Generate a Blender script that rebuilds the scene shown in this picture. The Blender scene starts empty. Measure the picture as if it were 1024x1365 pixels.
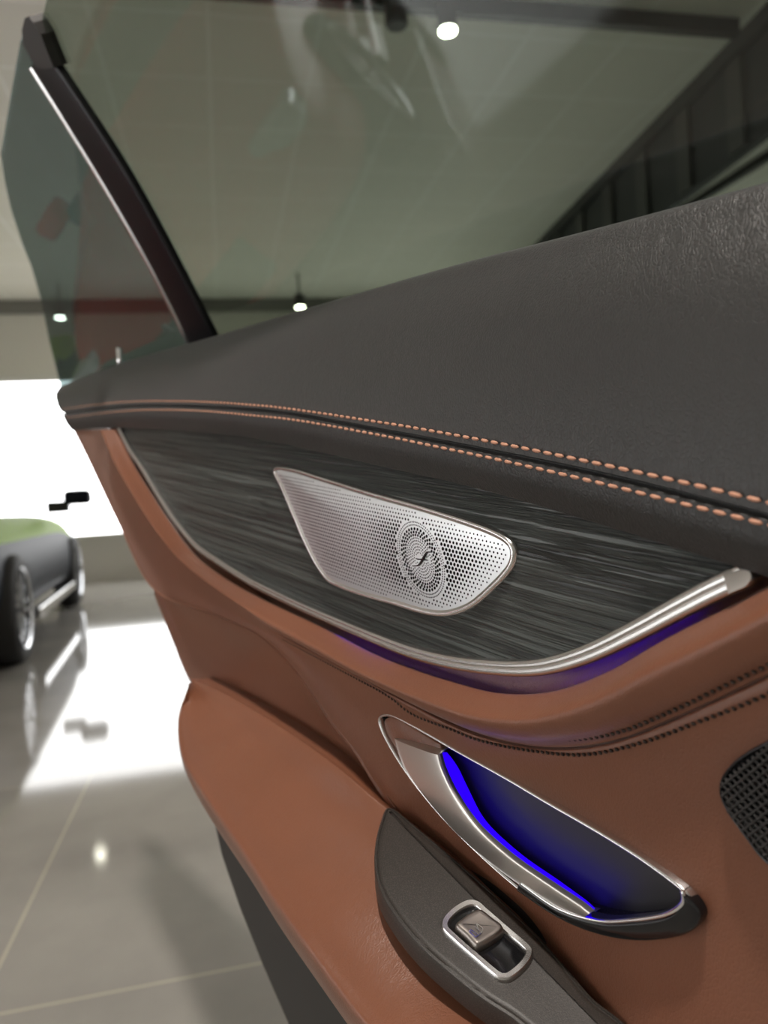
import bpy, bmesh, math, random
from mathutils import Vector, Matrix
random.seed(7)
SC = bpy.context.scene
COL = SC.collection
D2R = math.pi/180

# ------------------------------------------------------------------ camera
CAM_Z = 0.90
PITCH = math.atan(26.5/986.0)
ROLL = 3.66*D2R
fw = Vector((0, math.cos(PITCH), -math.sin(PITCH)))
r0 = Vector((1, 0, 0)); u0 = Vector((0, math.sin(PITCH), math.cos(PITCH)))
rt = r0*math.cos(ROLL) - u0*math.sin(ROLL)
up = u0*math.cos(ROLL) + r0*math.sin(ROLL)
CPOS = Vector((0, 0, CAM_Z))
cam_d = bpy.data.cameras.new('camera'); cam = bpy.data.objects.new('camera', cam_d); COL.objects.link(cam)
cam.matrix_world = Matrix(((rt.x, up.x, -fw.x, 0), (rt.y, up.y, -fw.y, 0), (rt.z, up.z, -fw.z, CAM_Z), (0, 0, 0, 1)))
cam_d.sensor_fit = 'VERTICAL'; cam_d.sensor_height = 36.0; cam_d.sensor_width = 27.0
cam_d.lens = 26.0; cam_d.clip_start = 0.01
cam_d.dof.use_dof = True; cam_d.dof.focus_distance = 0.345; cam_d.dof.aperture_fstop = 8.0
SC.camera = cam
F = 26.0/36.0*1365

def ray(x, y):
    return (fw + rt*((x-512)/F) + up*((682.5-y)/F))

# ------------------------------------------------------------------ world and exposure
SC.view_settings.view_transform = 'Standard'; SC.view_settings.look = 'None'
SC.view_settings.gamma = 1.0; SC.view_settings.use_curve_mapping = False
SC.view_settings.exposure = 0.0
W = bpy.data.worlds.new('world'); SC.world = W; W.use_nodes = True
W.node_tree.nodes['Background'].inputs[0].default_value = (1.0, 1.0, 1.0, 1)
W.node_tree.nodes['Background'].inputs[1].default_value = 5.0
try:
    SC.cycles.max_bounces = 8; SC.cycles.transparent_max_bounces = 12
    SC.cycles.caustics_reflective = False; SC.cycles.caustics_refractive = False
    SC.cycles.use_denoising = True; SC.cycles.sample_clamp_indirect = 4.0
except Exception: pass

# ------------------------------------------------------------------ frames
ANG = 36*D2R                         # the door runs away to the rear left
du = Vector((-math.sin(ANG), math.cos(ANG), 0)); dn = Vector((-math.cos(ANG), -math.sin(ANG), 0)); dz = Vector((0, 0, 1))
P0 = CPOS + ray(512, 682.5)*0.42
DX = -du; DY = -dn                   # door local axes: x to the front, y into the door, z up
DM = Matrix(((DX.x, DY.x, 0, P0.x), (DX.y, DY.y, 0, P0.y), (0, 0, 1, 0), (0, 0, 0, 1)))
DMI = DM.inverted()
def P(x, y, w=0.0):                  # point of the door layer standing w out of the door plane, in door coordinates
    d = ray(x, y); t = ((P0 + dn*w) - CPOS).dot(dn)/d.dot(dn)
    return DMI @ (CPOS + d*t)
RY = 12.2*D2R                        # the showroom's own axes
rg = Vector((-math.sin(RY), math.cos(RY), 0)); rh = Vector((math.cos(RY), math.sin(RY), 0))
RM = Matrix(((rh.x, rg.x, 0, 0), (rh.y, rg.y, 0, 0), (0, 0, 1, 0), (0, 0, 0, 1)))
RMI = RM.inverted()
ROOM_H = 3.55
def at_z(x, y, z):                   # room coordinates of a pixel at height z
    d = ray(x, y); t = (z-CAM_Z)/d.z
    return RMI @ (CPOS + d*t)

# ------------------------------------------------------------------ materials
def mat(name, col=(.5, .5, .5), rough=.5, metal=0, spec=.5, emit=None, es=0, coat=0, coat_r=.05, sheen=0):
    m = bpy.data.materials.new(name); m.use_nodes = True
    b = m.node_tree.nodes['Principled BSDF']
    b.inputs['Base Color'].default_value = (*col, 1); b.inputs['Roughness'].default_value = rough
    b.inputs['Metallic'].default_value = metal; b.inputs['Specular IOR Level'].default_value = spec
    b.inputs['Coat Weight'].default_value = coat; b.inputs['Coat Roughness'].default_value = coat_r
    b.inputs['Sheen Weight'].default_value = sheen
    if emit: b.inputs['Emission Color'].default_value = (*emit, 1); b.inputs['Emission Strength'].default_value = es
    return m
def N(m, t, **kw):
    n = m.node_tree.nodes.new(t)
    for k, v in kw.items():
        if k.startswith('i_'): n.inputs[k[2:].replace('_', ' ')].default_value = v
        else: setattr(n, k, v)
    return n
def L(m, a, b): m.node_tree.links.new(a, b)
def bsdf(m): return m.node_tree.nodes['Principled BSDF']
def ramp(m, src, stops):
    r = N(m, 'ShaderNodeValToRGB'); e = r.color_ramp.elements
    while len(e) < len(stops): e.new(.5)
    for el, (p, c) in zip(e, stops): el.position = p; el.color = c if len(c) == 4 else (*c, 1)
    L(m, src, r.inputs[0]); return r

def leather(name, col, rough, grain=1.0, spec=.5):
    m = mat(name, col, rough, spec=spec); b = bsdf(m)
    tc = N(m, 'ShaderNodeTexCoord'); mp = N(m, 'ShaderNodeMapping'); mp.inputs['Scale'].default_value = (1.5, 1, .75)
    L(m, tc.outputs['Object'], mp.inputs[0])
    n0 = N(m, 'ShaderNodeTexNoise', i_Scale=120.0, i_Detail=3.0); L(m, mp.outputs[0], n0.inputs['Vector'])
    mx = N(m, 'ShaderNodeMixRGB', blend_type='ADD'); mx.inputs[0].default_value = .006
    L(m, mp.outputs[0], mx.inputs[1]); L(m, n0.outputs['Color'], mx.inputs[2])
    v = N(m, 'ShaderNodeTexVoronoi', feature='DISTANCE_TO_EDGE', i_Scale=520.0); L(m, mx.outputs[0], v.inputs['Vector'])
    r = ramp(m, v.outputs['Distance'], [(0, (0, 0, 0)), (.22, (1, 1, 1))])
    n1 = N(m, 'ShaderNodeTexNoise', i_Scale=1400.0, i_Detail=2.0); L(m, mp.outputs[0], n1.inputs['Vector'])
    ad = N(m, 'ShaderNodeMath', operation='MULTIPLY_ADD'); ad.inputs[1].default_value = .5
    L(m, n1.outputs['Fac'], ad.inputs[0]); L(m, r.outputs[0], ad.inputs[2])
    bp = N(m, 'ShaderNodeBump', i_Strength=.32*grain, i_Distance=.00025); L(m, ad.outputs[0], bp.inputs['Height'])
    L(m, bp.outputs[0], b.inputs['Normal'])
    n2 = N(m, 'ShaderNodeTexNoise', i_Scale=9.0, i_Detail=4.0); L(m, tc.outputs['Object'], n2.inputs['Vector'])
    cr = ramp(m, n2.outputs['Fac'], [(.3, tuple(c*.9 for c in col)), (.7, tuple(min(1, c*1.1) for c in col))])
    L(m, cr.outputs[0], b.inputs['Base Color'])
    return m
M = {}
M['black_leather'] = leather('black_leather', (.030, .030, .029), .45, 1.2)
M['brown_leather'] = leather('brown_leather', (.215, .080, .041), .40, .7)
bsdf(M['brown_leather']).inputs['Sheen Weight'].default_value = .14; bsdf(M['brown_leather']).inputs['Sheen Roughness'].default_value = .45
bsdf(M['black_leather']).inputs['Sheen Weight'].default_value = .10
M['black_plastic'] = mat('black_plastic', (.028, .026, .025), .42)
M['groove'] = mat('groove', (.006, .006, .006), .8)
M['copper_thread'] = mat('copper_thread', (.70, .36, .24), .45)
M['dark_thread'] = mat('dark_thread', (.035, .022, .016), .6)
M['satin_metal'] = mat('satin_metal', (.72, .71, .69), .26, metal=1)
M['handle_metal'] = mat('handle_metal', (.78, .75, .72), .36, metal=1)
M['chrome'] = mat('chrome', (.85, .85, .85), .12, metal=1)
M['gloss_black'] = mat('gloss_black', (.008, .008, .009), .12)
M['bar_black'] = mat('bar_black', (.008, .008, .010), .35, spec=.25)
M['hole_black'] = mat('hole_black', (.004, .004, .004), .9, spec=.1)
M['blue_light'] = mat('blue_light', (.02, .0, .3), .4, emit=(.02, .0, 1.0), es=1.3)
M['blue_glow'] = mat('blue_glow', (.02, .0, .3), .4, emit=(.05, .0, 1.0), es=6)
M['switch_metal'] = mat('switch_metal', (.30, .27, .25), .38, metal=1)
# fine metallic speckle for the cup and the switch panel
def speckle(name, c0, c1, rough, scale=2200.):
    m = mat(name, c0, rough); tc = N(m, 'ShaderNodeTexCoord'); n = N(m, 'ShaderNodeTexNoise', i_Scale=scale, i_Detail=1.0)
    L(m, tc.outputs['Object'], n.inputs['Vector']); r = ramp(m, n.outputs['Fac'], [(.48, c0), (.68, c1)])
    L(m, r.outputs[0], bsdf(m).inputs['Base Color'])
    bp = N(m, 'ShaderNodeBump', i_Strength=.35, i_Distance=.0002); L(m, n.outputs['Fac'], bp.inputs['Height']); L(m, bp.outputs[0], bsdf(m).inputs['Normal'])
    return m
M['cup_black'] = speckle('cup_black', (.006, .006, .008), (.035, .035, .04), .5)
bsdf(M['cup_black']).inputs['Specular IOR Level'].default_value = .25
M['pod_plastic'] = speckle('pod_plastic', (.030, .026, .023), (.07, .060, .052), .42)
# open pored black wood: wavy lines running along the trim
def wood():
    m = mat('black_wood', (.05, .055, .053), .38); b = bsdf(m)
    a = P(250, 640); c = P(760, 755); ang = math.atan2(c.z-a.z, c.x-a.x)
    tc = N(m, 'ShaderNodeTexCoord'); mp = N(m, 'ShaderNodeMapping'); mp.vector_type = 'TEXTURE'
    mp.inputs['Rotation'].default_value = (0, -ang, 0); L(m, tc.outputs['Object'], mp.inputs[0])
    m2 = N(m, 'ShaderNodeMapping'); m2.inputs['Scale'].default_value = (7, 0, 640); L(m, mp.outputs[0], m2.inputs[0])
    wn = N(m, 'ShaderNodeTexNoise', i_Scale=14.0, i_Detail=2.0); L(m, mp.outputs[0], wn.inputs['Vector'])
    sc = N(m, 'ShaderNodeVectorMath', operation='SCALE'); sc.inputs['Scale'].default_value = .9; L(m, wn.outputs['Color'], sc.inputs[0])
    ad = N(m, 'ShaderNodeVectorMath', operation='ADD'); L(m, m2.outputs[0], ad.inputs[0]); L(m, sc.outputs[0], ad.inputs[1])
    n1 = N(m, 'ShaderNodeTexNoise', i_Scale=1.0, i_Detail=4.0, i_Roughness=.6); L(m, ad.outputs[0], n1.inputs['Vector'])
    r = ramp(m, n1.outputs['Fac'], [(.40, (0, 0, 0)), (.60, (1, 1, 1))])
    bp = N(m, 'ShaderNodeBump', i_Strength=1.0, i_Distance=.0010); L(m, r.outputs[0], bp.inputs['Height']); L(m, bp.outputs[0], b.inputs['Normal'])
    c2 = ramp(m, n1.outputs['Fac'], [(.40, (.022, .025, .024)), (.60, (.105, .118, .112))]); L(m, c2.outputs[0], b.inputs['Base Color'])
    return m
M['black_wood'] = wood()
def glass(name='tinted_glass', col=(.60, .65, .60, 1)):
    m = bpy.data.materials.new(name); m.use_nodes = True; nt = m.node_tree; nt.nodes.clear()
    o = nt.nodes.new('ShaderNodeOutputMaterial'); t = nt.nodes.new('ShaderNodeBsdfTransparent'); t.inputs[0].default_value = col
    g = nt.nodes.new('ShaderNodeBsdfGlossy'); g.inputs['Roughness'].default_value = .012; g.inputs[0].default_value = (1, 1, 1, 1)
    lw = nt.nodes.new('ShaderNodeLayerWeight'); pw = nt.nodes.new('ShaderNodeMath'); pw.operation = 'POWER'; pw.inputs[1].default_value = 5
    f = nt.nodes.new('ShaderNodeMath'); f.operation = 'MULTIPLY_ADD'; f.inputs[1].default_value = .96; f.inputs[2].default_value = .045
    nt.links.new(lw.outputs['Facing'], pw.inputs[0]); nt.links.new(pw.outputs[0], f.inputs[0]); mx = nt.nodes.new('ShaderNodeMixShader')
    nt.links.new(f.outputs[0], mx.inputs[0]); nt.links.new(t.outputs[0], mx.inputs[1]); nt.links.new(g.outputs[0], mx.inputs[2]); nt.links.new(mx.outputs[0], o.inputs[0])
    return m
M['tinted_glass'] = glass(); M['dark_glass'] = glass('dark_tinted_glass', (.43, .50, .50, 1))

# ------------------------------------------------------------------ mesh helpers
def link(name, verts, faces, m, parent=None, smooth=True, mats=None, fm=None):
    me = bpy.data.meshes.new(name); me.from_pydata([tuple(v) for v in verts], [], faces); me.update()
    o = bpy.data.objects.new(name, me); COL.objects.link(o)
    for q in (mats or [m]): me.materials.append(q)
    if fm:
        for p, k in zip(me.polygons, fm): p.material_index = k
    bm = bmesh.new(); bm.from_mesh(me); bmesh.ops.recalc_face_normals(bm, faces=bm.faces) if smooth != 'open' else None; bm.to_mesh(me); bm.free()
    if smooth:
        for p in me.polygons: p.use_smooth = True
    if parent: o.parent = parent
    return o
def sharp(o, deg=40):
    bm = bmesh.new(); bm.from_mesh(o.data)
    for e in bm.edges:
        if len(e.link_faces) == 2 and e.calc_face_angle(0) > deg*D2R: e.smooth = False
    bm.to_mesh(o.data); bm.free(); return o
def tag(o, label=None, cat=None, group=None, kind=None):
    if label: o['label'] = label
    if cat: o['category'] = cat
    if group: o['group'] = group
    if kind: o['kind'] = kind
    return o
def cr(p0, p1, p2, p3, t):
    return 0.5*((2*p1) + (p2-p0)*t + (2*p0-5*p1+4*p2-p3)*t*t + (3*p1-p0-3*p2+p3)*t*t*t)
def spl(pts, t):                     # open Catmull-Rom through pts, t in 0..1 by index
    n = len(pts)-1; s = min(max(t*n, 0), n-1e-9); i = int(s); f = s-i
    g = lambda k: pts[k] if 0 <= k <= n else (pts[0]*2-pts[1] if k < 0 else pts[n]*2-pts[n-1])
    return cr(g(i-1), g(i), g(i+1), g(i+2), f)
def arc_pts(pts, n):                 # n points evenly spaced in length along the spline
    fine = [spl(pts, k/600) for k in range(601)]; d = [0]
    for a, b in zip(fine, fine[1:]): d.append(d[-1]+(b-a).length)
    out = []; j = 0
    for k in range(n):
        s = d[-1]*k/(n-1)
        while j < 599 and d[j+1] < s: j += 1
        out.append(fine[j].lerp(fine[j+1], (s-d[j])/max(d[j+1]-d[j], 1e-9)))
    return out
def closed_pts(pts, n, seg=16):
    m = len(pts); fine = []
    for i in range(m):
        for k in range(seg): fine.append(cr(pts[(i-1) % m], pts[i], pts[(i+1) % m], pts[(i+2) % m], k/seg))
    fine.append(fine[0]); d = [0]
    for a, b in zip(fine, fine[1:]): d.append(d[-1]+(b-a).length)
    out = []; j = 0
    for k in range(n):
        s = d[-1]*k/n
        while d[j+1] < s: j += 1
        out.append(fine[j].lerp(fine[j+1], (s-d[j])/max(d[j+1]-d[j], 1e-9)))
    return out
def C(px, w):                        # traced curve -> door points; w a number or one per point
    if not isinstance(w, (list, tuple)): w = [w]*len(px)
    return [P(x, y, ww) for (x, y), ww in zip(px, w)]
def loft(name, curves, m, parent, nu=160, nv=60, hole=None, mats=None, linear=False, even=False):
    cs = [[spl(c, k/nu) for k in range(nu+1)] if not even else arc_pts(c, nu+1) for c in curves]
    V = []; Fc = []
    for j in range(nv+1):
        for i in range(nu+1):
            col = [c[i] for c in cs]
            V.append(spl(col, j/nv) if not linear else spl(col, j/nv))
    for j in range(nv):
        for i in range(nu):
            a = j*(nu+1)+i; q = (a, a+1, a+nu+2, a+nu+1)
            if hole:
                c = (V[q[0]]+V[q[2]])/2
                if inside((c.x, c.z), hole): continue
            Fc.append(q)
    o = link(name, V, Fc, m, parent)
    return o
def inside(p, poly):
    x, y = p; r = False; j = len(poly)-1
    for i in range(len(poly)):
        xi, yi = poly[i]; xj, yj = poly[j]
        if (yi > y) != (yj > y) and x < (xj-xi)*(y-yi)/(yj-yi)+xi: r = not r
        j = i
    return r
def insets(pts, dist):               # offset a closed loop inwards in the door's x-z plane
    n = len(pts); area = sum(pts[i].x*pts[(i+1) % n].z-pts[(i+1) % n].x*pts[i].z for i in range(n)); sg = 1 if area > 0 else -1
    out = []
    for i in range(n):
        a = pts[i-1]; b = pts[(i+1) % n]; t = Vector((b.x-a.x, 0, b.z-a.z))
        if t.length < 1e-9: t = Vector((1, 0, 0))
        t.normalize(); nn = Vector((-t.z, 0, t.x))*sg
        out.append(pts[i]+nn*dist)
    return out
def plate(name, px, w, m, parent, prof, n=160, smooth_outline=True, cap=True, sh=None, seg=16):
    """closed traced outline; prof = list of (inset, out) from the outer foot to the face"""
    base = closed_pts(C(px, w), n, seg) if smooth_outline else C(px, w)
    n = len(base); V = []; Fc = []
    for k, (ins, out) in enumerate(prof):
        ring = insets(base, ins)
        V += [p+Vector((0, -out, 0)) for p in ring]
        if k:
            for i in range(n): j = (i+1) % n; Fc.append(((k-1)*n+i, (k-1)*n+j, k*n+j, k*n+i))
    if cap: Fc.append(tuple(range((len(prof)-1)*n, len(prof)*n)))
    o = link(name, V, Fc, m, parent)
    if sh: sharp(o, sh)
    return o
def sweep(name, pts, prof, m, parent, widths=None, upv=Vector((0, -1, 0)), closed_prof=True, mats=None):
    """profile (a across, b out) along a door space path"""
    n = len(pts); k = len(prof); V = []; Fc = []
    for i, p in enumerate(pts):
        t = (pts[min(i+1, n-1)]-pts[max(i-1, 0)]).normalized(); s = t.cross(upv).normalized(); o = s.cross(t).normalized()
        if o.dot(upv) < 0: o = -o
        wd = widths[i] if widths else 1
        for a, b in prof: V.append(p+s*a*wd+o*b*max(wd, .7))
    for i in range(n-1):
        for j in range(k if closed_prof else k-1): Fc.append((i*k+j, i*k+(j+1) % k, (i+1)*k+(j+1) % k, (i+1)*k+j))
    if closed_prof: Fc.append(tuple(range(k))); Fc.append(tuple((n-1)*k+j for j in range(k)))
    return link(name, V, Fc, m, parent)
def stitches(name, path, n, r, m, parent, fill=.76, tilt=0.0):
    pts = arc_pts(path, n+1); V = []; Fc = []
    r_full = r
    for si, (a, b) in enumerate(zip(pts, pts[1:])):
        r = r_full*(.5+.5*min(1, si/(.7*n)))
        d = b-a; c = (a+b)/2; h = d*fill*.5; t = d.normalized(); s = t.cross(Vector((0, -1, 0))).normalized(); o = Vector((0, -1, 0))
        t2 = (t+s*tilt).normalized()
        base = len(V); K = 8; J = 6
        for q in range(K+1):
            f = -1+2*q/K; rr = r*math.sqrt(max(0.03, 1-abs(f)**3)); 
            twist = 1+.10*math.cos(q*math.pi)
            for j in range(J):
                an = 2*math.pi*j/J; V.append(c+t2*h.length*f+s*math.cos(an)*rr*twist+o*(math.sin(an)*rr*twist*.8+rr*.1-abs(f)*r*.35))
        for q in range(K):
            for j in range(J): Fc.append((base+q*J+j, base+q*J+(j+1) % J, base+(q+1)*J+(j+1) % J, base+(q+1)*J+j))
        Fc.append(tuple(base+j for j in range(J))); Fc.append(tuple(base+K*J+j for j in range(J)))
    return link(name, V, Fc, m, parent)
def box(name, lo, hi, m, parent=None, mw=None, bevel=0):
    V = [Vector((x, y, z)) for z in (lo[2], hi[2]) for y in (lo[1], hi[1]) for x in (lo[0], hi[0])]
    if mw: V = [mw @ v for v in V]
    Fc = [(0, 2, 3, 1), (4, 5, 7, 6), (0, 1, 5, 4), (2, 6, 7, 3), (0, 4, 6, 2), (1, 3, 7, 5)]
    o = link(name, V, Fc, m, parent, smooth=False)
    if bevel: b = o.modifiers.new('bevel', 'BEVEL'); b.width = bevel; b.segments = 3
    return o

# ------------------------------------------------------------------ the showroom
def floor_mat():
    m = mat('polished_tile', (.32, .31, .29), .07); tc = N(m, 'ShaderNodeTexCoord'); mp = N(m, 'ShaderNodeMapping')
    L(m, tc.outputs['Object'], mp.inputs[0]); q = at_z(0, 1286, 0); e = at_z(23, 1347, 0)
    mp.inputs['Location'].default_value = (-q.x+1.0, -e.y+1.2, 0)
    b = N(m, 'ShaderNodeTexBrick', offset=0.0); b.inputs['Scale'].default_value = 1.0; b.inputs['Mortar Size'].default_value = .0035
    b.inputs['Brick Width'].default_value = 1.0; b.inputs['Row Height'].default_value = 1.2; b.inputs['Mortar Smooth'].default_value = .3
    b.inputs['Color1'].default_value = (.39, .375, .35, 1); b.inputs['Color2'].default_value = (.41, .395, .37, 1); b.inputs['Mortar'].default_value = (.62, .57, .47, 1)
    L(m, mp.outputs[0], b.inputs['Vector'])
    n = N(m, 'ShaderNodeTexNoise', i_Scale=1.6, i_Detail=6.0, i_Roughness=.6); L(m, tc.outputs['Object'], n.inputs['Vector'])
    r = ramp(m, n.outputs['Fac'], [(.3, (.80, .80, .80)), (.7, (1.1, 1.1, 1.08))])
    mx = N(m, 'ShaderNodeMixRGB', blend_type='MULTIPLY'); mx.inputs[0].default_value = 1; L(m, b.outputs[0], mx.inputs[1]); L(m, r.outputs[0], mx.inputs[2])
    L(m, mx.outputs[0], bsdf(m).inputs['Base Color']); return m
def ceil_mat():
    m = mat('ceiling_tile', (.6, .58, .54), .8); tc = N(m, 'ShaderNodeTexCoord'); mp = N(m, 'ShaderNodeMapping'); L(m, tc.outputs['Object'], mp.inputs[0])
    q = at_z(605, 200, ROOM_H); e = at_z(600, 122, ROOM_H); mp.inputs['Location'].default_value = (-q.x % .62, -e.y % .62, 0)
    b = N(m, 'ShaderNodeTexBrick', offset=0.0); b.inputs['Scale'].default_value = 1.0; b.inputs['Mortar Size'].default_value = .012
    b.inputs['Brick Width'].default_value = .62; b.inputs['Row Height'].default_value = .62
    b.inputs['Color1'].default_value = (.80, .775, .72, 1); b.inputs['Color2'].default_value = (.82, .795, .74, 1); b.inputs['Mortar'].default_value = (.90, .89, .86, 1)
    L(m, mp.outputs[0], b.inputs['Vector']); L(m, b.outputs[0], bsdf(m).inputs['Base Color']); return m
M['floor'] = floor_mat(); M['ceil'] = ceil_mat()
M['wall'] = mat('wall_paint', (.70, .68, .63), .6); M['trimgrey'] = mat('grey_trim', (.20, .195, .18), .5)
M['sill'] = mat('sill_white', (.7, .69, .66), .4); M['dark_duct'] = mat('dark_duct', (.018, .018, .018), .7); M['rib'] = mat('duct_rib', (.045, .042, .038), .6)
M['black_metal'] = mat('black_metal', (.012, .012, .012), .5)
def rbox(name, lo, hi, m, parent=None): return box(name, lo, hi, m, parent, RM)
b1 = at_z(130, 775, 0); WY = b1.y
XL, XR, YB = -7.5, 7.0, -3.0
tag(rbox('floor', (XL, YB, -.1), (XR, WY+6, 0), M['floor']), kind='structure').data.transform(Matrix.Identity(4))
tag(rbox('ceiling', (XL, YB, ROOM_H), (XR, WY+.3, ROOM_H+.1), M['ceil']), kind='structure')
# object coordinates in the room frame for the tile patterns
for nm in ('floor', 'ceiling'):
    o = bpy.data.objects[nm]; o.data.transform(RMI); o.matrix_world = RM
z_top, z_bot = 2.62, .56
tag(rbox('wall_back', (XL, WY, z_top), (XR, WY+.2, ROOM_H), M['wall']), kind='structure')
tag(rbox('wall_front', (XL, WY, 0), (XR, WY+.2, z_bot), M['wall']), kind='structure').name = 'wall_window_side'
LB, LT = .35, 1.95
tag(rbox('wall_left', (XL-.2, YB, LT), (XL, WY+.2, ROOM_H), M['wall']), kind='structure')
tag(rbox('wall_left_far', (XL-.2, 4.3, LB), (XL, WY+.2, LT), M['wall']), kind='structure')
tag(rbox('wall_left_low', (XL-.2, YB, 0), (XL, WY+.2, LB), M['wall']), kind='structure')
tag(rbox('wall_rear', (XL, YB-.2, 0), (XR, YB, ROOM_H), M['wall']), kind='structure')
wl = rbox('window_2', (XL-.1, YB, LT-.06), (XL-.04, 4.3, LT), M['sill']); tag(wl, kind='structure')
for yy in (YB, .2, 3.2): rbox('window_frame', (XL-.1, yy, LB), (XL-.04, yy+.06, LT-.06), M['sill'], wl)
def portal(name, c, sx, sy, toward):
    l = bpy.data.lights.new(name, 'AREA'); l.shape = 'RECTANGLE'; l.size = sx; l.size_y = sy; l.cycles.is_portal = True
    o = bpy.data.objects.new(name, l); COL.objects.link(o); o.location = RM @ Vector(c)
    o.rotation_euler = (RM.to_3x3() @ Vector(toward)).to_track_quat('-Z', 'Z').to_euler()
portal('window_portal', ((XL+XR)/2, WY+.3, (z_top+z_bot)/2), XR-XL, z_top-z_bot, (0, -1, 0))
portal('window_portal', (XL-.25, (YB+4.3)/2, (LB+LT)/2), 4.3-YB, LT-LB, (1, 0, 0))
tag(rbox('trim_1', (XL, WY-.05, ROOM_H-.16), (XR, WY, ROOM_H), M['trimgrey']), kind='structure')
tag(rbox('trim_2', (XL, WY-.12, z_bot), (XR, WY+.05, z_bot+.04), M['sill']), kind='structure')
xw = (RMI @ (CPOS+ray(-70, 600)*9)).x
tag(rbox('wall_back_left', (XL, WY, z_bot), (xw, WY+.2, z_top), M['wall']), kind='structure')
wf = rbox('window_1', (XL, WY+.04, z_top-.06), (XR, WY+.1, z_top), M['sill']); tag(wf, kind='structure')
for i, x in enumerate((xw, 2.5, XR-.06)): rbox('window_frame', (x, WY+.04, z_bot), (x+.06, WY+.1, z_top-.06), M['sill'], wf)
tag(rbox('wall_right', (XR, YB, 0), (XR+.2, WY+.2, ROOM_H), M['wall']), kind='structure')
# ribbed dark bulkhead hanging under the ceiling along the right
def at_x(x, y, q):                   # height where a pixel's ray crosses the room plane x = q
    d = RMI.to_3x3() @ ray(x, y); return CAM_Z+d.z*(q/d.x)
bq = at_z(1024, 15, ROOM_H); br = at_z(720, 325, ROOM_H); qx = (bq.x+br.x)/2; zl = at_x(1024, 176, bq.x)
bd = (br-bq); bd.z = 0; bd.normalize(); blen = (WY-.15-bq.y)/bd.y
t = bpy.data.objects.new('ribbed_bulkhead', None); COL.objects.link(t)
t.matrix_world = RM @ Matrix.Translation((bq.x, bq.y, ROOM_H)) @ Matrix.Rotation(math.atan2(-bd.x, bd.y), 4, 'Z')
tag(t, 'long dark ribbed bulkhead hanging under the ceiling, seen through the door glass', 'bulkhead')
hb = ROOM_H-zl
box('panel', (0, -1.2, -hb), (.06, blen, -.001), M['dark_duct'], t)
y = -1.0
while y < blen-.3:
    box('rib', (-.03, y, -hb+.02), (.002, y+.16, -.05), M['rib'], t); y += .62
box('edge_rail', (-.06, -1.2, -.10), (-.001, blen, -.002), M['black_metal'], t)
# ceiling tracks
def track(lo, hi, label):
    o = rbox('lighting_track', lo, hi, M['black_metal']); tag(o, label, 'lighting track'); return o
tq = at_z(760, 22, ROOM_H-.05)
track((qx-6.5, tq.y-.03, ROOM_H-.09), (bq.x+bd.x/bd.y*(tq.y-bq.y)-.14, tq.y+.03, ROOM_H-.001), 'black lighting track crossing the ceiling above the lit spotlight')
sq = at_z(1000, 226, ROOM_H-.05)
track((sq.x-.03, 1.0, ROOM_H-.07), (sq.x+.03, WY-.1, ROOM_H-.001), 'thin black track on the ceiling right of the ribbed bulkhead')
M['lamp_glow'] = mat('lamp_glow', (1, 1, .9), .4, emit=(1, .98, .80), es=40)
M['lamp_off'] = mat('lamp_off', (.02, .02, .02), .5)
def spot(px, py, z, label, on=True, r=.05, power=60, depth=None, group=None):
    q = RM @ at_z(px, py, z)
    e = bpy.data.objects.new('ceiling_spotlight', None); COL.objects.link(e); e.location = (q.x, q.y, z)
    tag(e, label, 'spotlight', group)
    def cyl(nm, ra, z0, z1, m, x0=0):
        V = []; Fc = []; K = 24
        for zz in (z0, z1):
            for k in range(K): V.append(Vector((ra*math.cos(2*math.pi*k/K)+x0, ra*math.sin(2*math.pi*k/K), zz)))
        for k in range(K): Fc.append((k, (k+1) % K, K+(k+1) % K, K+k))
        Fc += [tuple(range(K)), tuple(range(K, 2*K))]
        return sharp(link(nm, V, Fc, m, e), 50)
    cyl('lamp_housing', r*1.15, .0, .14, M['black_metal']); cyl('stem', .012, .14, ROOM_H-z-.001, M['black_metal'])
    cyl('lamp_lens', r, -.012, .001, M['lamp_glow'] if on else M['lamp_off'])
    if on and power:
        l = bpy.data.lights.new('spot_light', 'SPOT'); l.energy = power; l.spot_size = 2.2; l.spot_blend = .6; l.shadow_soft_size = r; l.color = (1, .93, .82)
        lo = bpy.data.objects.new('spot_light', l); COL.objects.link(lo); lo.parent = e; lo.location = (0, 0, -.03)
    return e
spot(597, 40, 3.30, 'brightly lit ceiling spotlight below the black track', power=60, r=.045)
spot(529, 32, 3.22, 'unlit black spotlight hanging left of the bright one', on=False, r=.05)
spot(80, 423, 3.15, 'small lit far spotlight near the rear edge of the quarter glass', power=20)
spot(400, 409, 3.15, 'small lit far spotlight just above the black door shoulder', power=20)
# the showroom downlight over the open door
kl = P0 + DX*0.55 + Vector((0, 0, 2.2)); kl += dn*.55
e = bpy.data.lights.new('key_downlight', 'SPOT'); e.energy = 215; e.spot_size = 1.6; e.spot_blend = .5; e.shadow_soft_size = .06; e.color = (1, .92, .84)
KO = bpy.data.objects.new('key_downlight', e); COL.objects.link(KO); KO.location = (kl.x, kl.y, 3.3)
KO.rotation_euler = (P0+Vector((0, 0, -.1))-KO.location).to_track_quat('-Z', 'Y').to_euler()

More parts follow.
